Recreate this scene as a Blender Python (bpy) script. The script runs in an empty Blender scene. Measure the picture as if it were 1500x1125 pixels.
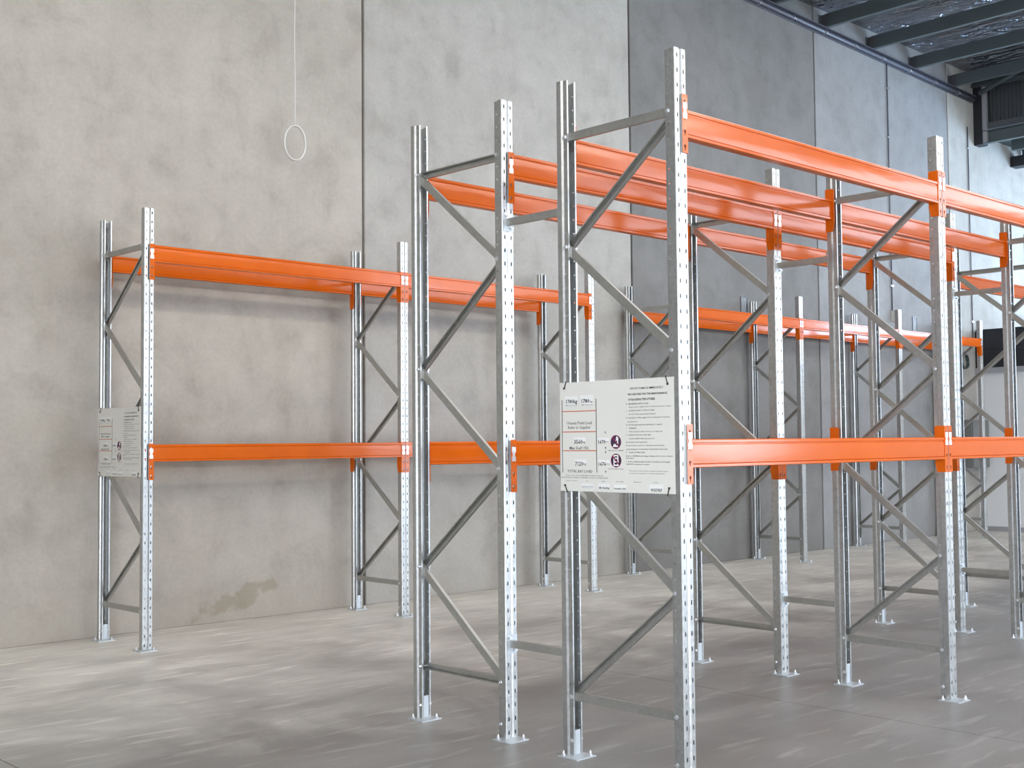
import bpy, math, random
from mathutils import Matrix, Vector
random.seed(4)
S = bpy.context.scene
COL = S.collection
PI = math.pi

# ------------------------------------------------------------------ camera
cam_d = bpy.data.cameras.new('camera'); cam = bpy.data.objects.new('camera', cam_d); COL.objects.link(cam)
cam_d.sensor_width = 36.0; cam_d.lens = 36.0 * 1798.78 / 1500.0; cam_d.clip_end = 200
_y, _p, _r = math.radians(43.552), math.radians(2.7122), math.radians(-0.5094)
_f = Vector((math.sin(_y)*math.cos(_p), math.cos(_y)*math.cos(_p), math.sin(_p)))
_rt = Vector((math.cos(_y), -math.sin(_y), 0)); _up = _rt.cross(_f)
_R = math.cos(_r)*_rt + math.sin(_r)*_up; _U = -math.sin(_r)*_rt + math.cos(_r)*_up
M4 = Matrix(((_R.x, _U.x, -_f.x, -4.7937), (_R.y, _U.y, -_f.y, -3.8381), (_R.z, _U.z, -_f.z, 1.678), (0, 0, 0, 1)))
cam.matrix_world = M4
S.camera = cam

# ------------------------------------------------------------------ light
S.view_settings.view_transform = 'Standard'; S.view_settings.look = 'None'
S.view_settings.gamma = 1.0; S.view_settings.use_curve_mapping = False
S.view_settings.exposure = -0.40
S.cycles.use_denoising = True
S.cycles.max_bounces = 8; S.cycles.diffuse_bounces = 5; S.cycles.glossy_bounces = 4
S.cycles.sample_clamp_indirect = 6.0
W = bpy.data.worlds.new('daylight'); S.world = W; W.use_nodes = True
_bg = W.node_tree.nodes['Background']; _bg.inputs[0].default_value = (0.80, 0.88, 1.0, 1); _bg.inputs[1].default_value = 14.0

def area(name, loc, direction, sx, sy, power, color):
    d = bpy.data.lights.new(name, 'AREA'); d.shape = 'RECTANGLE'; d.size = sx; d.size_y = sy
    d.energy = power; d.color = color
    o = bpy.data.objects.new(name, d); COL.objects.link(o); o.location = loc
    o.rotation_euler = Vector(direction).to_track_quat('-Z', 'Y').to_euler()
    return o
# daylight through the far roof-light strip and the narrow roof-light strip (both run along the
# building), the open front, one roller door each in the side and the rear wall; the sky stands over
# the open yard beyond the bulkhead
area('tilted_rooflight', (3, -11.2, 8.30), (0, 0.62, -0.78), 24, 1.1, 2250, (1.0, 0.945, 0.865))  # tilt toward the wall is made up, to strengthen the beam shadows there
area('rooflight_near', (3, 2.05, 8.30), (0, 0, -1), 22, 1.7, 520, (1.0, 0.96, 0.90))
area('front_opening', (23.9, 0.5, 2.7), (-1, 0, 0), 7, 5.2, 2900, (0.44, 0.69, 1.0))
area('side_door', (19.0, -13.9, 2.8), (0, 1, 0), 4.2, 5.4, 1000, (0.72, 0.85, 1.0))
area('side_fill_lamp', (7.2, -13.9, 2.5), (0, 1, 0), 4.4, 4.8, 330, (0.64, 0.80, 1.0))  # unseen source added to brighten the office front
area('rear_door', (-8.9, -6.0, 2.4), (1, 0, 0), 9, 4.6, 240, (1.0, 0.88, 0.74))

# ------------------------------------------------------------------ helpers
def link(name, mesh, mat=None, parent=None, loc=(0, 0, 0), rot=(0, 0, 0)):
    o = bpy.data.objects.new(name, mesh); COL.objects.link(o)
    if mat is not None and mesh is not None and len(mesh.materials) == 0: mesh.materials.append(mat)
    o.parent = parent; o.location = loc; o.rotation_euler = rot
    return o
def thing(name, label, cat, loc=(0, 0, 0), rotz=0, group=None):
    o = bpy.data.objects.new(name, None); COL.objects.link(o); o.empty_display_size = 0.1
    o.location = loc; o.rotation_euler = (0, 0, rotz); o['label'] = label; o['category'] = cat
    if group: o['group'] = group
    return o
def tag(o, label, cat, group=None):
    o['label'] = label; o['category'] = cat
    if group: o['group'] = group
    return o
def structure(o):
    o['kind'] = 'structure'; return o
def dup(root, loc, rotz, label, group=None):
    r = root.copy(); COL.objects.link(r); r.location = loc; r.rotation_euler = (0, 0, rotz); r['label'] = label
    if group: r['group'] = group
    for ch in list(root.children):
        c = ch.copy(); COL.objects.link(c); c.parent = r
        for g in list(ch.children):
            d = g.copy(); COL.objects.link(d); d.parent = c
    return r

class MB:
    def __init__(s): s.v = []; s.f = []; s.sm = []
    def poly(s, pts, smooth=False):
        n = len(s.v); s.v += [tuple(p) for p in pts]; s.f.append(tuple(range(n, n+len(pts)))); s.sm.append(smooth)
    def box(s, a, b, ch=0.0):
        x0, y0, z0 = a; x1, y1, z1 = b
        n = len(s.v)
        s.v += [(x0,y0,z0),(x1,y0,z0),(x1,y1,z0),(x0,y1,z0),(x0,y0,z1),(x1,y0,z1),(x1,y1,z1),(x0,y1,z1)]
        for q in ((0,3,2,1),(4,5,6,7),(0,1,5,4),(1,2,6,5),(2,3,7,6),(3,0,4,7)):
            s.f.append(tuple(n+i for i in q)); s.sm.append(False)
    def cyl(s, p0, p1, r, n=8, r1=None, caps=True, smooth=True):
        p0 = Vector(p0); p1 = Vector(p1); d = (p1-p0).normalized(); r1 = r if r1 is None else r1
        a = d.orthogonal().normalized(); b = d.cross(a)
        k = len(s.v)
        for i in range(n):
            t = 2*PI*i/n; c = math.cos(t)*a + math.sin(t)*b
            s.v.append(tuple(p0+r*c)); s.v.append(tuple(p1+r1*c))
        for i in range(n):
            j = (i+1) % n
            s.f.append((k+2*i, k+2*j, k+2*j+1, k+2*i+1)); s.sm.append(smooth)
        if caps:
            s.f.append(tuple(k+2*i for i in reversed(range(n)))); s.sm.append(False)
            s.f.append(tuple(k+2*i+1 for i in range(n))); s.sm.append(False)
    def tube(s, pts, r, n=6, closed=False):
        pts = [Vector(p) for p in pts]; k = len(s.v); N = len(pts); a = None
        for i, p in enumerate(pts):
            q0 = pts[(i-1) % N] if (closed or i > 0) else p
            q1 = pts[(i+1) % N] if (closed or i < N-1) else p
            d = (q1-q0).normalized()
            if a is None: a = d.orthogonal().normalized()
            a = (a - d*a.dot(d)).normalized(); b = d.cross(a)
            for j in range(n):
                t = 2*PI*j/n; s.v.append(tuple(p + r*(math.cos(t)*a+math.sin(t)*b)))
        for i in range(N if closed else N-1):
            i2 = (i+1) % N
            for j in range(n):
                j2 = (j+1) % n
                s.f.append((k+i*n+j, k+i*n+j2, k+i2*n+j2, k+i2*n+j)); s.sm.append(True)
        if not closed:
            s.f.append(tuple(k+j for j in reversed(range(n)))); s.sm.append(False)
            s.f.append(tuple(k+(N-1)*n+j for j in range(n))); s.sm.append(False)
    def prism(s, outline, axis, a, b):
        # outline: list of (p,q) in the two other axes, extruded along axis from a to b
        def pt(p, q, t): return {'x': (t, p, q), 'y': (p, t, q), 'z': (p, q, t)}[axis]
        n = len(outline)
        s.poly([pt(p, q, a) for p, q in outline]); s.poly([pt(p, q, b) for p, q in reversed(outline)])
        for i in range(n):
            (p, q), (p2, q2) = outline[i], outline[(i+1) % n]
            s.poly([pt(p, q, a), pt(p, q, b), pt(p2, q2, b), pt(p2, q2, a)])
    def mesh(s, name, mat=None, fix=True):
        m = bpy.data.meshes.new(name); m.from_pydata(s.v, [], s.f)
        m.polygons.foreach_set('use_smooth', s.sm)
        if fix:
            import bmesh
            b = bmesh.new(); b.from_mesh(m); bmesh.ops.recalc_face_normals(b, faces=b.faces); b.to_mesh(m); b.free()
        if mat: m.materials.append(mat)
        m.update(); return m
    def build(s, name, mat, parent=None, loc=(0,0,0), rot=(0,0,0)):
        return link(name, s.mesh(name, mat), None, parent, loc, rot)

# ------------------------------------------------------------------ materials
def newmat(name):
    m = bpy.data.materials.new(name); m.use_nodes = True
    return m, m.node_tree.nodes, m.node_tree.links, m.node_tree.nodes['Principled BSDF']
def plain(name, col, rough=0.5, metal=0.0, coat=0.0):
    m, N, L, P = newmat(name)
    P.inputs['Base Color'].default_value = (*col, 1); P.inputs['Roughness'].default_value = rough
    P.inputs['Metallic'].default_value = metal; P.inputs['Coat Weight'].default_value = coat
    return m
def pos(N, L, scale=(1,1,1), world=True):
    g = N.new('ShaderNodeNewGeometry') if world else N.new('ShaderNodeTexCoord')
    mp = N.new('ShaderNodeMapping'); mp.inputs['Scale'].default_value = scale
    L.new(g.outputs['Position' if world else 'Object'], mp.inputs[0]); return mp.outputs[0]
def noise(N, L, vec, scale, detail=4, rough=0.55, dist=0.0):
    n = N.new('ShaderNodeTexNoise'); n.inputs['Scale'].default_value = scale
    n.inputs['Detail'].default_value = detail; n.inputs['Roughness'].default_value = rough; n.inputs['Distortion'].default_value = dist
    L.new(vec, n.inputs['Vector']); return n.outputs['Fac']
def ramp(N, L, fac, stops):
    r = N.new('ShaderNodeValToRGB'); e = r.color_ramp.elements
    while len(e) < len(stops): e.new(0.5)
    for i, (p, c) in enumerate(stops):
        e[i].position = p; e[i].color = (*c, 1) if len(c) == 3 else c
    L.new(fac, r.inputs[0]); return r.outputs[0]
def mix(N, L, fac, a, b, mode='MIX'):
    m = N.new('ShaderNodeMix'); m.data_type = 'RGBA'; m.blend_type = mode
    for sock, v in ((m.inputs[0], fac), (m.inputs[6], a), (m.inputs[7], b)):
        if isinstance(v, (int, float)): sock.default_value = v
        elif isinstance(v, tuple): sock.default_value = (*v, 1)
        else: L.new(v, sock)
    return m.outputs[2]
def math_(N, L, op, a, b=0.0, clamp=False):
    m = N.new('ShaderNodeMath'); m.operation = op; m.use_clamp = clamp
    for s, v in ((m.inputs[0], a), (m.inputs[1], b)):
        if isinstance(v, (int, float)): s.default_value = v
        else: L.new(v, s)
    return m.outputs[0]
def bump(N, L, P, h, strength, dist=0.01):
    b = N.new('ShaderNodeBump'); b.inputs['Strength'].default_value = strength; b.inputs['Distance'].default_value = dist
    L.new(h, b.inputs['Height']); L.new(b.outputs[0], P.inputs['Normal'])

def mk_galv(name, base, var, rough, metal):
    m, N, L, P = newmat(name)
    v = pos(N, L)
    n1 = noise(N, L, v, 38, 3); n2 = noise(N, L, v, 5, 3)
    a = tuple(c*(1-var) for c in base); b = tuple(min(1, c*(1+var)) for c in base)
    c1 = ramp(N, L, n1, [(0.35, a), (0.65, b)])
    c2 = ramp(N, L, n2, [(0.3, (0.86, 0.86, 0.86)), (0.7, (1, 1, 1))])
    L.new(mix(N, L, 1.0, c1, c2, 'MULTIPLY'), P.inputs['Base Color'])
    L.new(ramp(N, L, n1, [(0.3, (rough-.06,)*3), (0.7, (rough+.07,)*3)]), P.inputs['Roughness'])
    P.inputs['Metallic'].default_value = metal
    return m
M_galv = mk_galv('galvanised_steel', (0.53, 0.54, 0.535), 0.09, 0.35, 0.86)
M_brace = mk_galv('bright_galvanised_steel', (0.47, 0.47, 0.445), 0.06, 0.35, 0.80)
M_zinc = plain('zinc_plated_steel', (0.80, 0.82, 0.85), 0.32, 0.9)
M_plate = plain('pale_zinc_plate', (0.52, 0.56, 0.585), 0.45, 0.5)
def mk_orange():
    m, N, L, P = newmat('orange_powder_coat')
    v = pos(N, L); v2 = pos(N, L, (1.1, 1.1, 7))
    n = noise(N, L, v, 3.0, 2)
    L.new(ramp(N, L, n, [(0.3, (0.64, 0.114, 0.005)), (0.7, (0.70, 0.130, 0.007))]), P.inputs['Base Color'])
    P.inputs['Roughness'].default_value = 0.14; P.inputs['Specular IOR Level'].default_value = 0.22
    bump(N, L, P, noise(N, L, v2, 1.6, 2), 0.25, 0.006)
    return m
M_orange = mk_orange()
M_board = plain('white_sign_board', (0.72, 0.71, 0.655), 0.45)
M_sticker = plain('white_sticker', (0.80, 0.80, 0.78), 0.35)
M_ink = plain('black_ink', (0.045, 0.045, 0.05), 0.5)
M_greyink = plain('dark_grey_line_ink', (0.09, 0.09, 0.10), 0.5)
M_orangeink = plain('orange_line_ink', (0.55, 0.14, 0.07), 0.5)
M_purple = plain('purple_ink', (0.045, 0.03, 0.07), 0.45)
M_magenta = plain('magenta_ink', (0.24, 0.02, 0.07), 0.45)
M_black = plain('black_plastic', (0.015, 0.015, 0.016), 0.45)
M_cord = plain('white_cord', (0.75, 0.74, 0.70), 0.6)
M_dark = plain('dark_joint_backing', (0.16, 0.155, 0.15), 0.9)
M_steel = plain('dark_green_grey_painted_steel', (0.10, 0.125, 0.13), 0.45, 0.1)
M_ledger = plain('dark_grey_painted_steel', (0.115, 0.115, 0.14), 0.45, 0.1)
M_box = plain('off_white_electrical_plastic', (0.62, 0.62, 0.60), 0.5)
M_office = plain('white_painted_board', (0.84, 0.86, 0.88), 0.6)
M_fascia = plain('black_cladding', (0.018, 0.020, 0.026), 0.5)
M_frame = plain('grey_aluminium', (0.42, 0.43, 0.46), 0.5, 0.3)
M_cab = plain('grey_cabinet_paint', (0.20, 0.205, 0.20), 0.5)
M_hose = plain('green_grey_rubber', (0.05, 0.075, 0.07), 0.6)
M_render = plain('pale_painted_wall', (0.55, 0.55, 0.54), 0.8)
M_clad = plain('grey_ribbed_steel', (0.12, 0.13, 0.14), 0.4, 0.4)

def mk_concrete(name, tint):
    m, N, L, P = newmat(name)
    v = pos(N, L)
    big = noise(N, L, v, 0.7, 5, 0.6, 0.4); mid = noise(N, L, v, 2.6, 6, 0.62, 0.3); fine = noise(N, L, v, 26, 4, 0.6)
    streak = noise(N, L, pos(N, L, (2.2, 1, 0.28)), 2.0, 4, 0.6, 0.2)
    c = ramp(N, L, mid, [(0.28, (0.375, 0.36, 0.335)), (0.48, (0.455, 0.44, 0.415)), (0.72, (0.50, 0.485, 0.46))])
    c = mix(N, L, 1.0, c, ramp(N, L, big, [(0.30, (0.87, 0.86, 0.84)), (0.65, (1.03, 1.02, 1.0))]), 'MULTIPLY')
    c = mix(N, L, 0.16, c, ramp(N, L, streak, [(0.36, (0.78, 0.77, 0.75)), (0.55, (1, 1, 1))]), 'MULTIPLY')
    c = mix(N, L, 0.35, c, ramp(N, L, fine, [(0.3, (0.8, 0.8, 0.8)), (0.7, (1.08, 1.08, 1.08))]), 'MULTIPLY')
    # small dark smudges left by the formwork
    sm = noise(N, L, pos(N, L, (1, 1, 1.0)), 3.6, 3, 0.5, 0.8)
    c = mix(N, L, ramp(N, L, sm, [(0.68, (0, 0, 0)), (0.82, (0.30, 0.30, 0.30))]), c, (0.23, 0.215, 0.19))
    bl = noise(N, L, v, 1.7, 4, 0.6, 0.5)
    c = mix(N, L, ramp(N, L, bl, [(0.54, (0, 0, 0)), (0.72, (0.34, 0.34, 0.34))]), c, (0.33, 0.295, 0.25))
    # rising damp near the floor, and one slanting brown damp stain
    g = N.new('ShaderNodeNewGeometry'); sp = N.new('ShaderNodeSeparateXYZ'); L.new(g.outputs['Position'], sp.inputs[0])
    X, Z = sp.outputs[0], sp.outputs[2]
    low = math_(N, L, 'MULTIPLY', math_(N, L, 'SUBTRACT', 0.55, Z, True), math_(N, L, 'MULTIPLY', mid, 1.2))
    c = mix(N, L, low, c, (0.25, 0.22, 0.18))
    dx = math_(N, L, 'SUBTRACT', X, 1.40); dz = math_(N, L, 'SUBTRACT', Z, 0.19)
    a = math_(N, L, 'ADD', math_(N, L, 'MULTIPLY', dx, 0.966), math_(N, L, 'MULTIPLY', dz, 0.26))
    b = math_(N, L, 'SUBTRACT', math_(N, L, 'MULTIPLY', dz, 0.966), math_(N, L, 'MULTIPLY', dx, 0.26))
    e = math_(N, L, 'ADD', math_(N, L, 'POWER', math_(N, L, 'DIVIDE', a, 0.50), 2.0), math_(N, L, 'POWER', math_(N, L, 'DIVIDE', b, 0.105), 2.0))
    e = math_(N, L, 'ADD', e, math_(N, L, 'MULTIPLY', math_(N, L, 'SUBTRACT', noise(N, L, v, 5.5, 4, 0.6), 0.5), 5.0))
    st = ramp(N, L, e, [(0.35, (0.55, 0.55, 0.55)), (0.95, (0, 0, 0))])
    c = mix(N, L, st, c, (0.25, 0.22, 0.16))
    c = mix(N, L, 1.0, c, tint, 'MULTIPLY')
    L.new(c, P.inputs['Base Color']); P.inputs['Roughness'].default_value = 0.78
    bump(N, L, P, math_(N, L, 'ADD', mid, math_(N, L, 'MULTIPLY', fine, 0.3)), 0.18, 0.01)
    return m
M_conc = mk_concrete('warm_concrete', (1.0, 0.965, 0.905))
M_conc2 = mk_concrete('pale_concrete', (0.96, 0.965, 0.955))
M_conc3 = mk_concrete('dark_grey_concrete', (0.45, 0.455, 0.465))
M_conc4 = mk_concrete('mid_grey_concrete', (0.64, 0.665, 0.715))
def mk_floor():
    m, N, L, P = newmat('trowelled_concrete_floor')
    v = pos(N, L)
    big = noise(N, L, v, 0.8, 5, 0.6, 0.5); mid = noise(N, L, pos(N, L, (0.6, 1.4, 1)), 2.6, 5, 0.6, 0.4); fine = noise(N, L, v, 60, 3)
    st = noise(N, L, pos(N, L, (0.75, 4.6, 1)), 2.3, 3, 0.55, 0.35)
    c = ramp(N, L, mid, [(0.30, (0.31, 0.30, 0.285)), (0.70, (0.42, 0.41, 0.39))])
    c = mix(N, L, 1.0, c, ramp(N, L, big, [(0.30, (0.84, 0.82, 0.80)), (0.68, (1.05, 1.05, 1.04))]), 'MULTIPLY')
    c = mix(N, L, 0.4, c, ramp(N, L, fine, [(0.3, (0.86, 0.86, 0.86)), (0.7, (1.06, 1.06, 1.06))]), 'MULTIPLY')
    c = mix(N, L, ramp(N, L, st, [(0.57, (0, 0, 0)), (0.70, (0.55, 0.55, 0.55))]), c, (0.56, 0.545, 0.515))
    # pale cement dust along the wall, plus floor brightness painted into the colour
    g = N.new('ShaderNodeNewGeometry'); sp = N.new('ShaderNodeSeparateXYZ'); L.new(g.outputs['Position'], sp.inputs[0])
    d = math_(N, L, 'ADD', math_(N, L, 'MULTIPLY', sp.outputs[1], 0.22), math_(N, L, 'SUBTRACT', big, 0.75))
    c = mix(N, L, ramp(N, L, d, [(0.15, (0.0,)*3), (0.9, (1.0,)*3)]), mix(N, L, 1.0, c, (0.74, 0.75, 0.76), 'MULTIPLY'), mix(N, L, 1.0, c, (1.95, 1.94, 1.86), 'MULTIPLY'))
    L.new(c, P.inputs['Base Color'])
    L.new(ramp(N, L, mid, [(0.3, (0.36,)*3), (0.7, (0.52,)*3)]), P.inputs['Roughness'])
    P.inputs['Specular IOR Level'].default_value = 0.22
    bump(N, L, P, math_(N, L, 'ADD', st, math_(N, L, 'MULTIPLY', mid, 0.5)), 0.06, 0.02)
    return m
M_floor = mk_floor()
def mk_foil():
    m, N, L, P = newmat('wrinkled_foil_insulation')
    v = pos(N, L, (2.4, 0.9, 1))
    w = noise(N, L, v, 1.5, 3, 0.5, 2.0)
    P.inputs['Base Color'].default_value = (0.36, 0.37, 0.41, 1); P.inputs['Metallic'].default_value = 0.95
    P.inputs['Roughness'].default_value = 0.26
    bump(N, L, P, w, 1.0, 0.25)
    return m
M_foil = mk_foil()

# ------------------------------------------------------------------ the building
YW = 6.58
fl = MB(); fl.box((-9, -14, -0.30), (24, 7, -0.012))
floor = structure(fl.build('floor', M_dark))
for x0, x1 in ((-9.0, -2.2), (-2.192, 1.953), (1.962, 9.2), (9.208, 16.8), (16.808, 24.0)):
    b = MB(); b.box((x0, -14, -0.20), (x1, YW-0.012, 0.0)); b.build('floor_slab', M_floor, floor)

bw = MB(); bw.box((-9, YW+0.05, 0), (24, YW+0.30, 9.3))
wall_left = structure(bw.build('wall_left', M_dark))
seams = [-9.0, -5.65, -1.34, 2.965, 7.28, 11.67, 15.98, 20.3, 24.0]
for i in range(len(seams)-1):
    b = MB(); x0, x1, c = seams[i]+0.014, seams[i+1]-0.014, 0.008
    b.prism([(x0+c, YW), (x1-c, YW), (x1, YW+c), (x1, YW+0.06), (x0, YW+0.06), (x0, YW+c)], 'z', 0.0, 9.3)
    b.build('concrete_panel', (M_conc, M_conc, M_conc, M_conc2, M_conc3, M_conc4, M_conc2, M_conc2)[i], wall_left)

b = MB()
b.box((-9, -14.3, 0), (5.0, -14, 9)); b.box((9.4, -14.3, 0), (16.8, -14, 9)); b.box((5.0, -14.3, 4.9), (9.4, -14, 9)); b.box((16.8, -14.3, 5.6), (24, -14, 5.9)); b.box((21.2, -14.3, 0), (24, -14, 5.6))
structure(b.build('wall_right', M_render))
b = MB()
b.box((-9.3, -14.3, 0), (-9, -10.5, 9)); b.box((-9.3, -1.5, 0), (-9, 7, 9)); b.box((-9.3, -10.5, 4.7), (-9, -1.5, 9))
structure(b.build('wall_back', M_cab))
b = MB()
b.box((24, -3, 7.1), (24.3, 7, 9)); b.box((24, 4.0, 0), (24.3, 7, 7.1)); b.box((24, -14.3, 0), (24.3, -3, 7.1))
structure(b.build('wall_front', M_render))
b = MB(); b.box((-60, -60, -0.4), (80, 40, -0.31))
structure(b.build('trim_8', plain('outdoor_paving', (0.36, 0.36, 0.36), 0.9)))

# roof: foil blanket on purlins
ZR = 8.44
b = MB(); b.box((-9.3, -14.3, ZR), (17.25, 7, ZR+0.1))
ceiling = structure(b.build('ceiling', M_foil))
def zp(x): return 8.145 - 0.028*(x-11.9)
pur = MB()
def purlin_mesh():
    b = MB(); t = 0.006
    prof = [(0.075, 0.0), (0.0, 0.0), (0.0, 0.21), (0.075, 0.21), (0.075, 0.19), (0.075-t, 0.19), (0.075-t, 0.21-t), (t, 0.21-t), (t, t), (0.075-t, t), (0.075-t, 0.02), (0.075, 0.02)]
    b.prism(prof, 'y', -8.0, YW-0.06); return b.mesh('purlin', M_steel)
PUR = purlin_mesh()
cl = MB(); cl.box((-0.010, YW-0.13, 0.01), (-0.002, YW, 0.20)); cl.box((-0.075, YW-0.008, 0.01), (-0.010, YW, 0.20)); CLEAT = cl.mesh('purlin_cleat', M_clad)
for k in range(7):
    x = 7.7 + 1.4*k
    p = link('purlin', PUR, None, ceiling, (x, 0, zp(x)))
    link('purlin_cleat', CLEAT, None, p)
# ledger angle with a cable pipe tied below it, along the wall head
b = MB()
x0, x1 = 5.5, 16.95
def zl(x): return zp(x) - 0.005
for (ya, yb, za, zb) in ((YW-0.10, YW, -0.012, 0.0), (YW-0.012, YW, -0.115, 0.0)):
    v = [(x0, ya, zl(x0)+za), (x1, ya, zl(x1)+za), (x1, yb, zl(x1)+za), (x0, yb, zl(x0)+za), (x0, ya, zl(x0)+zb), (x1, ya, zl(x1)+zb), (x1, yb, zl(x1)+zb), (x0, yb, zl(x0)+zb)]
    for q in ((0,3,2,1),(4,5,6,7),(0,1,5,4),(1,2,6,5),(2,3,7,6),(3,0,4,7)): b.poly([v[i] for i in q])
ledger = structure(b.build('trim_1', M_ledger))
b = MB(); b.cyl((x0, YW-0.05, zl(x0)-0.062), (x1, YW-0.05, zl(x1)-0.062), 0.032, 10)
pipe = b.build('cable_pipe', M_ledger, ledger)
for k in range(10):
    x = 8.4 + 0.88*k
    b = MB(); ring = [(x, YW-0.05+0.037*math.cos(t), zl(x)-0.062+0.037*math.sin(t)) for t in [2*PI*i/10 for i in range(10)]]
    b.tube(ring, 0.005, 4, True); b.tube([(x, YW-0.085, zl(x)-0.06), (x+0.03, YW-0.10, zl(x)-0.10)], 0.004, 4)
    b.build('pipe_tie', M_zinc, pipe)

# portal beam and bulkhead where the high roof stops
b = MB(); b.box((17.0, -8, 8.20), (17.02, YW, 8.44)); b.box((16.92, -8, 8.17), (17.12, YW, 8.20))
structure(b.build('trim_2', M_steel))
b = MB(); b.cyl((16.75, YW-0.25, 7.98), (16.4, 4.6, 8.42), 0.045, 8)
structure(b.build('trim_3', M_steel))
b = MB()
b.box((17.0, YW-0.16, 7.10), (17.22, YW, 8.17))                     # dark end post
wb = b.build('wall_bulkhead', M_fascia); structure(wb)
b = MB(); b.box((17.02, YW-0.23, 7.12), (17.10, YW-0.16, 8.17)); b.build('post_angle', M_frame, wb)
b = MB()
for k in range(70):
    y = YW-0.16-0.075*k
    b.prism([(17.20, y), (17.17, y-0.012), (17.17, y-0.036), (17.20, y-0.048), (17.20, y-0.075), (17.21, y-0.075), (17.21, y)], 'z', 7.40, 8.44)
b.build('ribbed_sheet', M_clad, wb)['kind'] = 'stuff'
b = MB(); b.box((17.08, -8, 7.38), (17.20, YW-0.23, 7.50)); b.build('sheet_rail', M_clad, wb)
b = MB(); b.prism([(17.12, 7.11), (17.02, 7.11), (17.02, 7.125), (17.105, 7.125), (17.105, 7.335), (17.02, 7.335), (17.02, 7.35), (17.12, 7.35)], 'y', -8, YW-0.16)
b.build('channel_beam', M_steel, wb)
# lower canopy roof beyond the bulkhead
b = MB(); b.box((17.25, -3.0, 7.32), (24.3, 7, 7.42))
can = structure(b.build('ceiling_canopy', M_steel))
b = MB(); b.box((17.25, -14.3, 8.70), (24.3, -3.0, 8.80))
structure(b.build('ceiling_yard', M_steel))
for x in (17.9, 19.0, 20.1):
    b = MB(); b.prism([(x, 7.10), (x, 7.32), (x+0.01, 7.32), (x+0.01, 7.11), (x+0.09, 7.11), (x+0.09, 7.10)], 'y', -3, YW-0.02 if x > 18 else YW-0.30)
    b.build('purlin', M_steel, can)
b = MB(); b.box((18.5, 5.0, 6.92), (18.75, YW, 7.12)); b.build('canopy_beam', M_fascia, can)

# site office in the far corner
XO = 16.85
b = MB(); b.box((XO, 0.6, 0.0), (XO+0.12, YW, 2.86))
wo = structure(b.build('wall_office', M_office))
for k in range(5):
    y0 = 0.6 + 1.196*k
    b = MB(); b.box((XO-0.03, y0+0.004, 2.95), (XO+0.12, y0+1.192, 3.28)); b.build('fascia_panel', M_fascia, wo)
    b = MB(); b.box((XO-0.03, y0+0.004, 3.287), (XO+0.12, y0+1.192, 3.62)); b.build('fascia_panel', M_fascia, wo)
b = MB(); b.box((XO-0.08, 0.6, 2.86), (XO+0.12, YW, 2.95)); b.build('sill_rail', M_frame, wo)
b = MB(); b.box((XO+0.02, 0.6, 3.62), (XO+3.0, YW, 3.66)); b.build('office_roof', M_fascia, wo)
b = MB(); b.box((XO-0.02, 0.6, 0.0), (XO, YW, 0.085)); structure(b.build('baseboard_office', M_frame))

# fittings on the wall
def conduit(x, z0, z1, boxh, label, name='electrical_conduit'):
    b = MB(); b.cyl((0, YW-0.016, z0), (0, YW-0.016, z1), 0.010, 8)
    t = thing(name, label, 'conduit', (x, 0, 0))
    b.build('pipe', M_ledger, t)
    for k in range(5):
        z = z0 + (z1-z0)*(k+0.5)/5
        b = MB(); b.box((-0.035, YW-0.032, z-0.012), (0.035, YW, z+0.012)); b.build('saddle_clip', M_zinc, t)
    if boxh:
        b = MB(); b.box((-0.02, YW-0.075, z0-boxh), (0.13, YW, z0), 0); b.build('junction_box', M_box, t)
        b = MB(); b.box((-0.012, YW-0.082, z0-boxh+0.01), (0.122, YW-0.075, z0-0.01)); b.build('box_cover', M_box, t)
conduit(13.86, 3.81, zl(13.86)-0.1, 0.18, 'thin dark conduit running down the concrete wall to a small white junction box')
conduit(16.72, 3.40, 7.40, 0, 'thin dark conduit on the concrete wall beside the black office fascia')
def pocket(x, z, w, h, label):
    t = thing('wall_socket_recess', label, 'recess', (x, YW, z))
    b = MB(); b.box((0, -0.012, 0), (0.012, 0, h)); b.box((w-0.012, -0.012, 0), (w, 0, h)); b.box((0.012, -0.012, h-0.012), (w-0.012, 0, h)); b.box((0.012, -0.012, 0), (w-0.012, 0, 0.012))
    b.build('rim', M_ledger, t)
    b = MB(); n = 5
    for i in range(n):
        for j in range(n):
            def P(a, c): return (0.012+(w-0.024)*a/n, -0.001-0.008*random.Random(a*13+c*7).random(), 0.012+(h-0.024)*c/n)
            b.poly([P(i, j), P(i+1, j), P(i+1, j+1), P(i, j+1)])
    b.build('rough_mortar', M_cab, t)
pocket(9.63, 3.50, 0.17, 0.23, 'rough square patch in the concrete wall just above the orange beam')
pocket(14.54, 3.50, 0.16, 0.26, 'narrow dark grey patch plate on the wall right of the junction box')
b = MB(); b.box((16.15, YW-0.22, 1.15), (16.80, YW, 2.00)); o = b.build('cabinet_body', M_cab)
t = thing('metal_cabinet', 'dark grey metal cabinet on the concrete wall beside the office', 'cabinet', (0, 0, 0))
o.parent = t
b = MB(); b.box((16.17, YW-0.24, 1.17), (16.78, YW-0.22, 1.98)); b.build('cabinet_door', M_cab, t)
b = MB(); b.box((16.20, YW-0.255, 1.52), (16.22, YW-0.24, 1.62)); b.build('door_handle', M_ledger, t)
t = thing('hose_coil', 'round dark green coil of hose hung on the far concrete wall', 'hose', (16.30, YW, 3.06))
b = MB(); pts = []
for i in range(72):
    a = 2*PI*i/18; pts.append((0.13*math.cos(a), -0.03-0.012*(i/18), 0.13*math.sin(a)))
b.tube(pts, 0.013, 6); b.build('hose', M_hose, t)
b = MB(); b.box((-0.02, -0.10, 0.10), (0.02, 0, 0.13)); b.build('hook', M_ledger, t)

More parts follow.
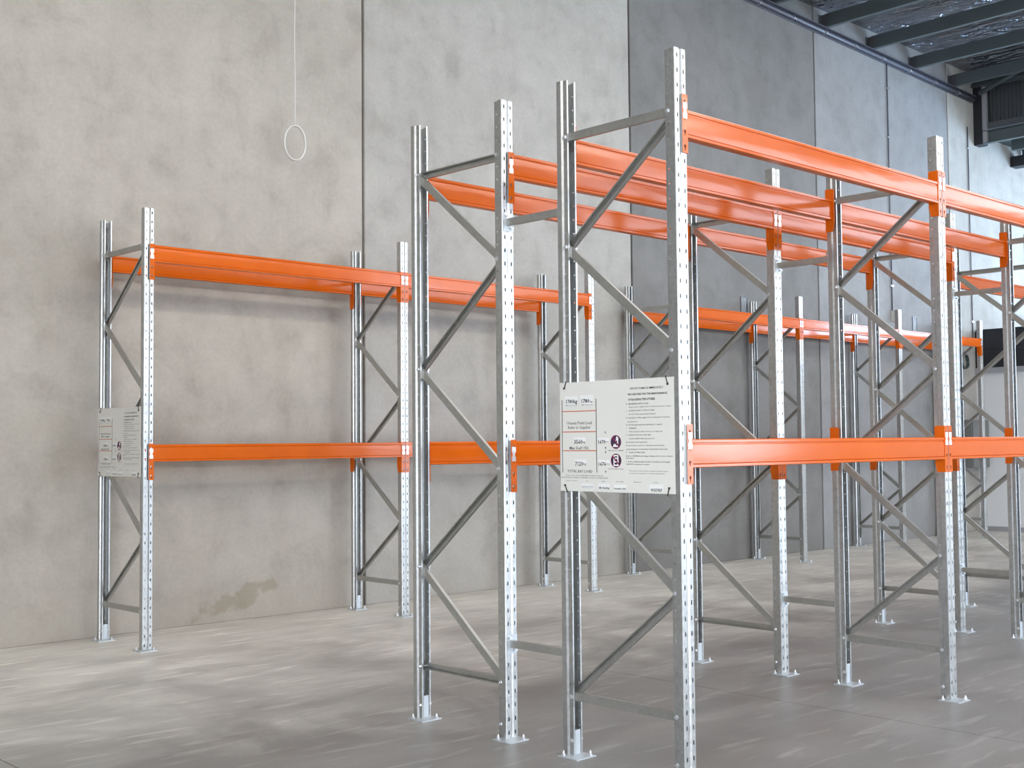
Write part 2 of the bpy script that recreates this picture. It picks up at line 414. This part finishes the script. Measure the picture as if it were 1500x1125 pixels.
# white cord with a ring hanging by the wall
t = thing('hanging_cord_ring', 'white oval ring hanging on a thin white cord in front of the bare wall', 'cord', (2.0, 6.42, 4.50))
b = MB(); cpts = [(0.002*math.sin(i*0.8), 0.001*math.sin(i*1.3), 0.352 + (ZR-4.50-0.352)*i/24) for i in range(25)]
b.tube(cpts, 0.0045, 5); b.build('cord', M_cord, t)
ca, sa = math.cos(math.radians(-17)), math.sin(math.radians(-17))
for k, (r0, off) in enumerate(((0.176, 0.0), (0.170, 0.012), (0.173, -0.011))):
    b = MB(); pts = []
    for i in range(40):
        a = 2*PI*i/40; u = 0.62*r0*math.cos(a); z = 0.176 + r0*math.sin(a)
        w = off + 0.006*math.sin(2*a+k)
        pts.append((u*ca - w*sa, u*sa + w*ca, z))
    b.tube(pts, 0.0085, 6, True); b.build('ring_loop', M_cord, t)

# ------------------------------------------------------------------ rack parts
H = 3.658; PITCH = 0.0762; D = 0.833; PW = 0.09; ZF = 0.006
def upright_mesh():
    b = MB(); t = 0.002
    half = [(-0.0235, 0.072), (-0.034, 0.072), ('h', 0.060, 0.046), (-0.034, 0.044), (-0.045, 0.036), (-0.045, 0.004), (-0.041, 0.0), ('s', -0.032, -0.018), (-0.012, 0.0), (-0.005, 0.009)]
    segs = []
    cur = None
    for e in half:
        if e[0] == 'h':
            segs.append((cur, (-0.034, e[1]), None)); segs.append(((-0.034, e[1]), (-0.034, e[2]), 'h')); cur = (-0.034, e[2])
        elif e[0] == 's':
            segs.append((cur, (e[1], 0.0), None)); segs.append(((e[1], 0.0), (e[2], 0.0), 's')); cur = (e[2], 0.0)
        else:
            if cur is not None: segs.append((cur, e, None))
            cur = e
    segs.append((cur, (0.005, 0.009), None))
    for a, c, k in list(reversed(segs[:-1])):
        segs.append(((-c[0], c[1]), (-a[0], a[1]), k))
    z0, z1 = ZF, H
    for a, c, kind in segs:
        dx, dy = c[0]-a[0], c[1]-a[1]; l = math.hypot(dx, dy); nx, ny = dy/l, -dx/l     # outward
        def P(s, z, d=0.0):
            return (PW/2 + a[0]+dx*s - nx*d, a[1]+dy*s - ny*d, z)
        def quad(pts):
            b.poly([P(s, z) for s, z in pts]); b.poly([P(s, z, t) for s, z in reversed(pts)])
        if kind is None:
            quad([(0, z0), (1, z0), (1, z1), (0, z1)])
        else:
            zs = []
            off = 0.0381 if kind == 's' else 0.0762
            cs = [off + PITCH*k for k in range(48) if off+PITCH*k < z1-0.02]
            last = z0
            for i, cz in enumerate(cs):
                top = cz + PITCH/2 if i < len(cs)-1 else z1
                if kind == 's': hw, hz = 0.34, 0.0120
                else: hw, hz = 0.33, 0.0046
                hole = [(0.5-hw, cz-hz*0.55), (0.5-hw*0.5, cz-hz), (0.5+hw*0.5, cz-hz), (0.5+hw, cz-hz*0.55), (0.5+hw, cz+hz*0.55), (0.5+hw*0.5, cz+hz), (0.5-hw*0.5, cz+hz), (0.5-hw, cz+hz*0.55)]
                A, B, C, E = (0, last), (1, last), (1, top), (0, top)
                quad([A, B, hole[2], hole[1]]); quad([B, C, hole[4], hole[3]]); quad([C, E, hole[6], hole[5]]); quad([E, A, hole[0], hole[7]])
                quad([A, hole[1], hole[0]]); quad([B, hole[3], hole[2]]); quad([C, hole[5], hole[4]]); quad([E, hole[7], hole[6]])
                for q in range(8):
                    s1, s2 = hole[q], hole[(q+1) % 8]
                    b.poly([P(*s1), P(*s2), P(*s2, t), P(*s1, t)])
                last = top
        for z in (z0, z1): b.poly([P(0, z), P(1, z), P(1, z, t), P(0, z, t)])
    for sx in (-1, 1):
        x = PW/2 + sx*0.0235
        b.poly([(x, 0.072, z0), (x, 0.070, z0), (x, 0.070, z1), (x, 0.072, z1)])
    return b.mesh('upright', M_galv, fix=False)
UP = upright_mesh()

def brace_mesh(n0, n1, side):
    # C channel from node n0 (y,z) to n1 in the plane of the frame; side -1: web towards -X, +1: web towards +X
    b = MB(); w, dpt, lip, t = 0.0225, 0.0215, 0.008, 0.002
    p0, p1 = Vector((n0[0], n0[1])), Vector((n1[0], n1[1])); d = (p1-p0).normalized(); n = Vector((-d.y, d.x))
    p0 = p0 - d*0.014; p1 = p1 + d*0.014
    sx = side
    xo, xi = sx*dpt, 0.0005*sx
    prof = [(-w+lip, xi), (-w, xi), (-w, xo), (w, xo), (w, xi), (w-lip, xi), (w-lip, xi+sx*t), (w-t, xi+sx*t), (w-t, xo-sx*t), (-w+t, xo-sx*t), (-w+t, xi+sx*t), (-w+lip, xi+sx*t)]
    rings = []
    for p in (p0, p1):
        rings.append([(PW/2 + x, p.x + n.x*a, p.y + n.y*a) for a, x in prof])
    k = len(prof)
    for i in range(k):
        j = (i+1) % k
        b.poly([rings[0][i], rings[0][j], rings[1][j], rings[1][i]])
    return b.mesh('brace', M_brace)
YN0, YN1 = 0.056, D-0.056
ZN = [0.314, 0.920, 1.526, 2.132, 2.738, 3.344]
bolt_b = MB()
bolt_b.cyl((PW/2-0.046, 0, 0), (PW/2+0.050, 0, 0), 0.005, 8)
for xa, xb in ((-0.044, -0.0365), (0.036, 0.044)): bolt_b.cyl((PW/2+xa, 0, 0), (PW/2+xb, 0, 0), 0.0095, 6, smooth=False)
for xa, xb in ((-0.0365, -0.0345), (0.0345, 0.036)): bolt_b.cyl((PW/2+xa, 0, 0), (PW/2+xb, 0, 0), 0.012, 10, smooth=False)
BOLT = bolt_b.mesh('bolt', M_zinc)
HB = {}
for nm, n0, n1, s in (('h_low', (YN0, ZN[0]), (YN1, ZN[0]), -1), ('h_top', (YN0, ZN[5]), (YN1, ZN[5]), -1)):
    HB[nm] = brace_mesh(n0, n1, s)
DG = []
for (ya, za, yb, zb, s) in ((YN0, ZN[5]-0.022, YN1, ZN[4]+0.01, 1), (YN1, ZN[4]-0.01, YN0, ZN[3]+0.01, -1), (YN0, ZN[3]-0.01, YN1, ZN[2]+0.01, 1), (YN1, ZN[2]-0.01, YN0, ZN[1]+0.01, -1), (YN0, ZN[1]-0.01, YN1, ZN[0]+0.02, 1)):
    DG.append(brace_mesh((ya, za), (yb, zb), s))
fp = MB(); fp.box((-0.055, -0.072, 0.0), (0.095, 0.072, 0.006))
FP = fp.mesh('foot_plate', M_plate)
ri = MB()          # folded riser of the foot plate that sits inside the upright; local y=0 is the opening side
ri.box((PW/2-0.020, 0.0, 0.006), (PW/2+0.020, 0.0025, 0.135)); ri.box((PW/2-0.020, 0.0025, 0.006), (PW/2-0.0175, 0.040, 0.135)); ri.box((PW/2+0.0175, 0.0025, 0.006), (PW/2+0.020, 0.040, 0.135))
RI = ri.mesh('riser', M_plate)
an = MB(); an.cyl((0, 0, 0.006), (0, 0, 0.032), 0.005, 8); an.cyl((0, 0, 0.008), (0, 0, 0.018), 0.010, 6, smooth=False); an.cyl((0, 0, 0.006), (0, 0, 0.008), 0.013, 10)
AN = an.mesh('anchor_bolt', M_zinc)

def make_frame(name, label, flip, loc, rotz, group):
    t = thing(name, label, 'rack frame', loc, rotz, group)
    link('upright', UP, None, t)
    link('upright', UP, None, t, (PW, D, 0), (0, 0, PI))
    for m in (HB['h_low'], HB['h_top']): link('horizontal_brace', m, None, t)
    for m in DG: link('diagonal_brace', m, None, t)
    for y, zs in ((YN0, (0.08, ZN[0], ZN[1], ZN[3], ZN[5])), (YN1, (0.08, ZN[0], ZN[2], ZN[4], ZN[5]))):
        for z in zs: link('bolt', BOLT, None, t, (0, y, z))
    s = -1 if not flip else 1
    for yc, ry, rot in ((0.036, 0.070, PI), (D-0.036, D-0.070, 0)):
        y = yc + s*0.048
        if not flip: p = link('foot_plate', FP, None, t, (0, y, 0)); 
        else: p = link('foot_plate', FP, None, t, (PW, y, 0), (0, 0, PI))
        r = link('riser', RI, None, p)
        r.matrix_parent_inverse = Matrix()
        # riser position in the plate's own frame
        ylocal = (ry - y) if not flip else -(ry - y)
        if rot == 0: r.location = (0, ylocal, 0) if not flip else (PW, ylocal, 0); r.rotation_euler = (0, 0, 0 if not flip else PI)
        else: r.location = (PW, ylocal, 0) if not flip else (0, ylocal, 0); r.rotation_euler = (0, 0, PI if not flip else 0)
        for ax, ay in ((-0.030, 0.050), (0.070, -0.052)): link('anchor_bolt', AN, None, p, (ax, ay, 0))
    return t

def beam_face_mesh(half):
    b = MB(); x0, x1 = -half+0.004, half-0.004
    def strip(pts, smooth=False):
        k = len(b.v)
        for y, z in pts: b.v += [(x0, y, z), (x1, y, z)]
        for i in range(len(pts)-1):
            b.f.append((k+2*i, k+2*i+1, k+2*i+3, k+2*i+2)); b.sm.append(smooth)
    T = 0.143
    def side(sg, y0):
        def q(lst): return [(y0 + sg*y, T+z) for y, z in lst]
        strip(q([(0.004, 0), (0.0, -0.004)])); strip(q([(0.0, -0.004), (0.0, -0.017)])); strip(q([(0.0, -0.017), (0.006, -0.0205)]))
        strip(q([(0.006, -0.0205), (0.006, -0.0245)])); strip(q([(0.006, -0.0245), (0.0025, -0.028)]))
        face = []
        for i in range(9):
            s = i/8; face.append((0.0020-0.0009*math.sin(PI*s), -0.028-0.094*s))
        strip(q(face), True)
        strip(q([(0.0025, -0.122), (0.006, -0.1245)])); strip(q([(0.006, -0.1245), (-0.0015, -0.1275)])); strip(q([(-0.0015, -0.1275), (-0.0015, -0.1400)])); strip(q([(-0.0015, -0.1400), (0.003, -0.143)]))
    side(1, -0.003); side(-1, 0.047)
    strip([(0.001, T), (0.043, T)]); strip([(0.0, 0.0), (0.044, 0.0)])
    return b.mesh('beam', M_orange)
def connector_mesh(sgn):
    # bracket at the beam end; local x = 0 is the side face of the post, the front leg reaches over the post (x < 0 when sgn = 1), z = 0 the bracket's foot
    b = MB(); h = 0.300; y0, y1 = -0.0055, -0.0015
    xa, xb = -0.041, 0.0
    cs = [0.028, 0.104, 0.180, 0.2565]; bounds = [0.0, 0.066, 0.142, 0.218, h]
    def X(x): return sgn*x
    for i, cz in enumerate(cs):
        za, zb = bounds[i], bounds[i+1]; cx = -0.020
        hole = [(cx-0.003, cz-0.014), (cx+0.003, cz-0.014), (cx+0.003, cz-0.002), (cx+0.009, cz+0.002), (cx+0.006, cz+0.014), (cx-0.006, cz+0.014), (cx-0.009, cz+0.002), (cx-0.003, cz-0.002)]
        A, B, C, E = (xa, za), (xb, za), (xb, zb), (xa, zb)
        polys = [[A, B, hole[1], hole[0]], [B, hole[3], hole[2], hole[1]], [B, C, hole[4], hole[3]], [C, E, hole[5], hole[4]], [E, hole[6], hole[5]], [E, A, hole[7], hole[6]], [A, hole[0], hole[7]]]
        for p in polys:
            b.poly([(X(x), y0, z) for x, z in p]); b.poly([(X(x), y1, z) for x, z in reversed(p)])
        for q in range(8):
            s1, s2 = hole[q], hole[(q+1) % 8]
            b.poly([(X(s1[0]), y0, s1[1]), (X(s2[0]), y0, s2[1]), (X(s2[0]), y1, s2[1]), (X(s1[0]), y1, s1[1])])
    b.poly([(X(xa), y0, 0), (X(xa), y1, 0), (X(xa), y1, h), (X(xa), y0, h)])
    for z in (0, h): b.poly([(X(xa), y0, z), (X(xb), y0, z), (X(xb), y1, z), (X(xa), y1, z)])
    o = [(-0.0055, 0.0), (0.050, 0.0), (0.064, 0.060), (0.064, h-0.012), (0.054, h), (-0.0055, h)]
    pa, pb = (X(0.0002), X(0.0042))
    b.prism(o, 'x', min(pa, pb), max(pa, pb))
    return b.mesh('end_bracket', M_orange)
CONN = {1: connector_mesh(1), -1: connector_mesh(-1)}
def clip_mesh():
    b = MB(); o = [(-0.016, 0.0), (0.015, 0.0), (0.016, 0.024), (0.008, 0.034), (0.008, 0.046), (0.016, 0.054), (0.015, 0.082), (-0.015, 0.082), (-0.016, 0.054), (-0.010, 0.046), (-0.010, 0.034), (-0.016, 0.024)]
    b.prism(o, 'y', -0.0085, -0.0058)
    b.box((-0.004, -0.0105, 0.060), (0.004, -0.0085, 0.074)); b.cyl((0.002, -0.0085, 0.014), (0.002, -0.012, 0.014), 0.0055, 8)
    return b.mesh('safety_clip', M_zinc)
CLIP = clip_mesh()
HOOK_SHADE = {}
for _s in (1, -1):
    _b = MB(); _x = sorted((_s*-0.0485, _s*-0.0412)); _b.box((_x[0], -0.0050, 0.002), (_x[1], -0.0012, 0.296)); HOOK_SHADE[_s] = _b.mesh('hook_edge_shade', M_cab)  # grey strip that paints the shadow on the bracket's hooking edge
BEAMS = {}
def make_beam(L, drop, loc, rotz, label, group):
    # drop: how far the bracket foot lies below the beam foot
    key = (round(L, 3), drop)
    if key in BEAMS: return dup(BEAMS[key], loc, rotz, label, group)
    half = (L-PW)/2
    t = thing('crossbeam', label, 'beam', loc, rotz, group)
    link('beam_section', beam_face_mesh(half), None, t)
    for s in (1, -1):
        c = link('end_bracket', CONN[s], None, t, (-s*half, 0, -drop))
        link('hook_edge_shade', HOOK_SHADE[s], None, c)
        link('safety_clip', CLIP, None, c, (-s*0.0205, 0, 0.176))
    BEAMS[key] = t
    return t
def spacer_meshes(g):
    pl = MB(); pl.box((-0.040, 0, -0.053), (0.040, 0.004, 0.053)); 
    p2 = MB(); p2.box((-0.040, -0.004, -0.053), (0.040, 0, 0.053))
    bar = MB(); w = 0.02
    bar.prism([(-0.016, -w), (0.016, -w), (0.016, -w+0.003), (-0.013, -w+0.003), (-0.013, w-0.003), (0.016, w-0.003), (0.016, w), (-0.016, w)], 'y', 0.004, g-0.004)
    st = MB(); st.cyl((0, 0.012, 0), (0, -0.022, 0), 0.005, 8); st.cyl((0, 0, 0), (0, -0.009, 0), 0.010, 6, smooth=False)
    return pl.mesh('end_plate', M_plate), p2.mesh('end_plate', M_plate), bar.mesh('spacer_bar', M_brace), st.mesh('bolt', M_zinc)

# ------------------------------------------------------------------ racks
LB = 2.706
runs = {
 'A': dict(x=0.0, y=0.0, n=3, flip=False, nm='front run', drop=0.082),
 'B': dict(x=0.0, y=1.274, n=3, flip=True, nm='second run', drop=0.150),
 'C': dict(x=-0.018, y=5.605, n=3, flip=False, nm='left wall run', drop=0.150),
 'D': dict(x=7.04, y=5.68, n=4, flip=False, nm='far wall run', drop=0.150),
 'E': dict(x=7.00, y=1.26, n=2, flip=True, nm='far second run', drop=0.150),
}
FL = {
 ('A', 0): 'nearest galvanised upright frame, carrying the large white load sign',
 ('A', 1): 'second galvanised upright frame of the front run, in full height right of the sign',
 ('A', 2): 'third galvanised upright frame of the front run, cut by the right picture edge',
 ('B', 0): 'galvanised end frame of the second run, without a sign, behind the large sign frame',
 ('B', 1): 'middle galvanised frame of the second run, standing just right of the large sign',
 ('B', 2): 'last galvanised frame of the second run, partly hidden behind the front run',
 ('C', 0): 'leftmost galvanised frame by the concrete wall, carrying the small white load sign',
 ('C', 1): 'middle galvanised frame of the left wall run, beside the first wall joint',
 ('C', 2): 'last galvanised frame of the left wall run, glimpsed left of the large sign',
 ('D', 0): 'first galvanised frame of the far wall run, mostly behind the large sign',
 ('D', 1): 'second galvanised frame of the far wall run, seen behind the front lower beam',
 ('D', 2): 'third galvanised frame of the far wall run, beside the white junction box',
 ('D', 3): 'last galvanised frame of the far wall run, next to the office',
 ('E', 0): 'galvanised frame beyond the cross aisle, its back post right behind the second run',
 ('E', 1): 'far galvanised frame of the second run beyond the cross aisle, outside the right edge',
}
BAY = ['first', 'second', 'third']
for key, r in runs.items():
    proto = None
    for i in range(r['n']):
        x = r['x'] + LB*i
        loc, rz = ((x, r['y'], 0), 0) if not r['flip'] else ((x+PW, r['y']+D, 0), PI)
        grp = 'upright frames of the ' + r['nm']
        if proto is None: proto = make_frame('upright_frame', FL[key, i], r['flip'], loc, rz, grp)
        else: dup(proto, loc, rz, FL[key, i], grp)
    for i in range(r['n']-1):
        xm = r['x'] + LB*(i+0.5) + PW/2
        for lev, zt in (('lower', 1.685), ('upper', 3.352)):
            for sd in ('aisle side', 'far side'):
                last = 'last' if i == r['n']-2 else BAY[i]
                lab = f"{lev} orange beam on the {sd} of the {r['nm']}, {last} bay"
                y, rz = (r['y'], 0) if sd == 'aisle side' else (r['y']+D, PI)
                make_beam(LB, r['drop'], (xm, y, zt-0.143), rz, lab, f"orange beams of the {r['nm']}")
G = 1.274 - D
P1, P2, BAR, STUD = spacer_meshes(G)
proto = None
for i in range(3):
    for lev, z in (('upper', 2.945), ('lower', 0.535)):
        lab = f"{lev} zinc row spacer between the front run and the second run, " + ('at the large sign', 'at the middle frames', 'at the last frames')[i]
        loc = (LB*i + PW/2, D, z)
        if proto: dup(proto, loc, 0, lab, 'row spacers between the two runs'); continue
        proto = t = thing('row_spacer', lab, 'spacer', loc, 0, 'row spacers between the two runs')
        link('spacer_bar', BAR, None, t)
        a = link('end_plate', P1, None, t); c = link('end_plate', P2, None, t, (0, G, 0))
        for p, sg, rr in ((c, 1, 0), (a, -1, PI)):
            for bx, bz in ((-0.020, 0.034), (0.018, -0.034)): link('bolt', STUD, None, p, (bx, -0.004 if sg == 1 else 0.004, bz), (0, 0, rr))

# ------------------------------------------------------------------ load signs
TXT=[
('1780kg',0.041,0.125,0.481,0.02,1),
('Max Point Load',0.039,0.122,0.461,0.007,0),
('1780',0.156,0.214,0.481,0.02,1),
('kg',0.217,0.236,0.477,0.011,0),
('Max Point Load',0.156,0.237,0.461,0.007,0),
('Uneven Point Load',0.046,0.229,0.365,0.016,0),
('Refer to Supplier',0.055,0.219,0.341,0.015,0),
('3560',0.099,0.159,0.264,0.021,1),
('kg',0.16,0.18,0.263,0.012,0),
('Max Shelf UDL',0.065,0.207,0.231,0.016,0),
('7120',0.104,0.162,0.147,0.021,1),
('kg',0.164,0.185,0.147,0.012,0),
('TOTAL BAY LOAD',0.047,0.23,0.107,0.015,0),
('1670',0.273,0.325,0.263,0.018,1),
('mm',0.326,0.348,0.264,0.007,0),
('1676',0.274,0.327,0.147,0.018,1),
('mm',0.328,0.351,0.148,0.008,0),
('NOTE: ALL LOADS SHOWN ARE MAXIMUM UNIFORMLY DISTRIBUTED',0.033,0.306,0.084,0.005,0),
('RACK INSTALLATION MUST CONFORM TO LAYOUT, SUPPLIER DETAILS',0.003,0.34,0.073,0.006,0),
('Installation address',0.03,0.118,0.056,0.004,0),
('Type',0.181,0.198,0.057,0.004,0),
('Installer',0.294,0.321,0.056,0.005,0),
('Date installed',0.397,0.445,0.056,0.005,0),
('Maintenance',0.517,0.566,0.056,0.005,0),
('Drawing',0.644,0.677,0.056,0.004,0),
('Rack Layout Drawing',0.154,0.232,0.028,0.006,0),
('Number Sheet 01',0.153,0.228,0.02,0.005,0),
('ABL Racking',0.271,0.348,0.022,0.01,1),
('November 2020',0.381,0.461,0.02,0.009,1),
('WG2742F',0.627,0.701,0.018,0.014,1),
('NEVER ALLOW CLIMBING',0.342,0.45,0.217,0.005,0),
('DO NOT CLIMB RACKING',0.341,0.448,0.121,0.005,0),
('REPORT DAMAGE IMMEDIATELY',0.499,0.719,0.535,0.011,0),
('PROCEDURES FOR THE MAINTENANCE',0.484,0.743,0.505,0.01,1),
('OF RACKING STRUCTURES',0.484,0.664,0.478,0.011,1),
('1',0.471,0.476,0.456,0.005,0),
('MAXIMUM SAFETY LOAD',0.487,0.62,0.456,0.008,0),
('Always refer to supplier before making a performance change',0.489,0.765,0.44,0.006,0),
('2',0.47,0.475,0.419,0.006,0),
('ALTERATIONS TO STRUCTURES',0.487,0.66,0.421,0.007,0),
('DO NOT alter any structural without',0.488,0.666,0.403,0.007,0),
("a) checking the effects against the manufacturer's technical",0.469,0.757,0.385,0.007,0),
('specifications',0.479,0.545,0.365,0.007,0),
('b) obtaining approval from manufacturer / supplier',0.469,0.71,0.349,0.007,0),
('3',0.469,0.473,0.332,0.005,0),
('TRAINING',0.488,0.538,0.331,0.008,0),
('Train operators in the correct use of equipment',0.487,0.709,0.314,0.007,0),
('4',0.468,0.473,0.296,0.006,0),
('INSPECTION PROCEDURES',0.486,0.634,0.296,0.007,0),
('Conduct REGULAR inspections for',0.486,0.658,0.278,0.007,0),
('a) correct use and application',0.467,0.611,0.26,0.007,0),
('b) that loads are within the allowable and safe limits',0.467,0.72,0.243,0.006,0),
('c) any damage to or movement of structural components',0.467,0.741,0.224,0.007,0),
('5',0.466,0.471,0.208,0.006,0),
('CODE OF PRACTICE',0.484,0.593,0.207,0.008,0),
('Refer to AS4084 Steel storage racking code for more detailed',0.466,0.772,0.189,0.007,0),
('information',0.466,0.52,0.178,0.007,0),
('6',0.465,0.47,0.16,0.005,0),
('IF YOU ARE IN ANY DOUBT OR HAVE A PROBLEM',0.48,0.752,0.159,0.007,0),
('ALWAYS contact your supplier',0.467,0.624,0.147,0.007,0),
('These notices must be read in conjunction with all relevant',0.485,0.741,0.113,0.005,0),
('procedures and regulations for storage racking systems',0.485,0.721,0.101,0.005,0),
]
STK = [(0.032, 0.457, 0.129, 0.509), (0.147, 0.457, 0.242, 0.512), (0.092, 0.261, 0.182, 0.288), (0.099, 0.142, 0.189, 0.17), (0.27, 0.261, 0.351, 0.283), (0.27, 0.144, 0.353, 0.168), (0.148, 0.014, 0.235, 0.042), (0.267, 0.014, 0.35, 0.043), (0.378, 0.012, 0.465, 0.041), (0.619, 0.014, 0.709, 0.045)]
BLK = [(0.004, 0.098, 0.015, 0.491), (0.254, 0.101, 0.266, 0.491)]
ORG = [(0.015, 0.428, 0.26, 0.427), (0.013, 0.316, 0.258, 0.318), (0.012, 0.214, 0.257, 0.219)]

def text_mesh(rows, dx):
    b = MB()
    for s, u0, u1, z, h, bold in rows:
        cu = bpy.data.curves.new('txt', 'FONT'); cu.body = s; cu.size = 1.0; cu.resolution_u = 1; cu.fill_mode = 'FRONT'
        cu.offset = 0.028 if bold else 0.010
        o = bpy.data.objects.new('txt', cu); COL.objects.link(o)
        dg = bpy.context.evaluated_depsgraph_get(); m = o.evaluated_get(dg).to_mesh()
        vs = [v.co.copy() for v in m.vertices]
        if vs:
            xa = min(v.x for v in vs); xb = max(v.x for v in vs); k = (u1-u0)/(xb-xa); kz = h/0.70
            n = len(b.v); b.v += [(dx, -(u0+(v.x-xa)*k), z-h/2+v.y*kz) for v in vs]
            for p in m.polygons: b.f.append(tuple(n+i for i in p.vertices)); b.sm.append(False)
        o.evaluated_get(dg).to_mesh_clear(); bpy.data.objects.remove(o); bpy.data.curves.remove(cu)
    return b
def plate(b, u0, z0, u1, z1, dx, t=0.0004):
    b.box((dx-t, -u1, min(z0, z1)), (dx, -u0, max(z0, z1)))
def disc(b, u, z, r, dx, n=28, r0=0.0):
    ring = [(u+r*math.cos(2*PI*i/n), z+r*math.sin(2*PI*i/n)) for i in range(n)]
    if r0 == 0: b.poly([(dx, -p, q) for p, q in reversed(ring)])
    else:
        inn = [(u+r0*math.cos(2*PI*i/n), z+r0*math.sin(2*PI*i/n)) for i in range(n)]
        for i in range(n):
            j = (i+1) % n
            b.poly([(dx, -ring[j][0], ring[j][1]), (dx, -ring[i][0], ring[i][1]), (dx, -inn[i][0], inn[i][1]), (dx, -inn[j][0], inn[j][1])])
def shape(b, pts, dx): b.poly([(dx, -u, z) for u, z in pts])
# local frame of a sign: u runs left to right (-Y), z up from the board's foot, faces -X
def make_sign(loc, label):
    t = thing('load_sign', label, 'sign', loc, 0, 'rack load signs')
    b = MB(); b.prism([(-0.006, 0.0), (-0.786, 0.0), (-0.786, 0.584), (0.006, 0.584), (0.006, 0.0)][1:], 'x', -0.003, 0.0)
    b.build('board', M_board, t)
    d1, d2, d3 = -0.0032, -0.0040, -0.0044
    for s in STK:
        b = MB(); plate(b, *s, -0.003, 0.0006); b.build('sticker', M_sticker, t)
    b = MB(); plate(b, 0.0075, 0.098, 0.0125, 0.491, -0.003); plate(b, 0.2575, 0.101, 0.2625, 0.491, -0.003)
    for u, z, s in ((0.324, 0.314, 1), (0.324, 0.229, -1), (0.324, 0.210, 1), (0.323, 0.105, -1)):
        shape(b, [(u-0.005, z-0.006*s), (u+0.005, z-0.006*s), (u, z+0.007*s)], d1-0.0002)
    plate(b, 0.3235, 0.214, 0.3245, 0.225, -0.003)
    b.build('frame_diagram', M_greyink, t)
    for _, z0, _, z1 in ORG:
        b = MB(); plate(b, 0.0125, (z0+z1)/2-0.0025, 0.2575, (z0+z1)/2+0.0025, -0.003); b.build('beam_line', M_orangeink, t)
    text_mesh(TXT, d2).build('lettering', M_ink, t)
    for k, (u, z) in enumerate(((0.397, 0.261), (0.397, 0.165))):
        b = MB(); disc(b, u, z, 0.036, d1); o = b.build('prohibition_disc', M_purple, t)
        b = MB()
        if k == 0:      # boots of a climber above a jagged foothold
            shape(b, [(u-0.001, z+0.004), (u+0.002, z+0.026), (u+0.010, z+0.030), (u+0.018, z+0.020), (u+0.016, z-0.012), (u+0.008, z-0.010), (u+0.010, z+0.010)], d2)
            shape(b, [(u-0.023, z-0.026), (u+0.017, z-0.026), (u+0.010, z-0.016), (u+0.004, z-0.020), (u-0.002, z-0.008), (u-0.007, z-0.014), (u-0.012, z-0.008)], d2)
        else:           # rack upright with cross members
            shape(b, [(u-0.018, z-0.030), (u-0.011, z-0.030), (u-0.011, z+0.028), (u-0.018, z+0.028)], d2)
            shape(b, [(u+0.009, z-0.030), (u+0.017, z-0.030), (u+0.017, z+0.028), (u+0.009, z+0.028)], d2)
            for q in (-0.028, -0.010, 0.008, 0.022): shape(b, [(u-0.011, z+q), (u+0.009, z+q), (u+0.009, z+q+0.007), (u-0.011, z+q+0.007)], d2)
        b.build('pictogram', M_sticker, o)
        b = MB(); disc(b, u, z, 0.036, d3, r0=0.0325)
        c = 0.7071; w = 0.0035; r = 0.034
        shape(b, [(u-r*c-w*c, z+r*c-w*c), (u-r*c+w*c, z+r*c+w*c), (u+r*c+w*c, z-r*c+w*c), (u+r*c-w*c, z-r*c-w*c)], d3)
        b.build('prohibition_bar', M_magenta, o)
    for (ua, za, ub, zb) in ((0.046, 0.592, 0.030, 0.552), (0.734, 0.592, 0.748, 0.549), (0.030, 0.031, 0.046, -0.008), (0.749, 0.029, 0.737, -0.010)):
        b = MB(); hu, hz = (ub, zb) if za > 0.3 else (ua, za); eu, ez = (ua, za) if za > 0.3 else (ub, zb)
        b.tube([(-0.001, -hu, hz), (-0.0055, -hu, hz), (-0.0060, -(hu+eu)/2, (hz+ez)/2), (-0.0045, -eu, ez)], 0.0030, 5)
        b.box((-0.010, -hu-0.004, hz-0.005), (-0.003, -hu+0.004, hz+0.005)); b.build('cable_tie', M_black, t)
    return t
s1 = make_sign((-0.0035, 0.815, 1.413), 'large white rack load sign with lettering, tied to the nearest frame')
dup(s1, (-0.0215, 6.418, 1.417), 0, 'small distant white load sign tied to the leftmost frame by the wall')
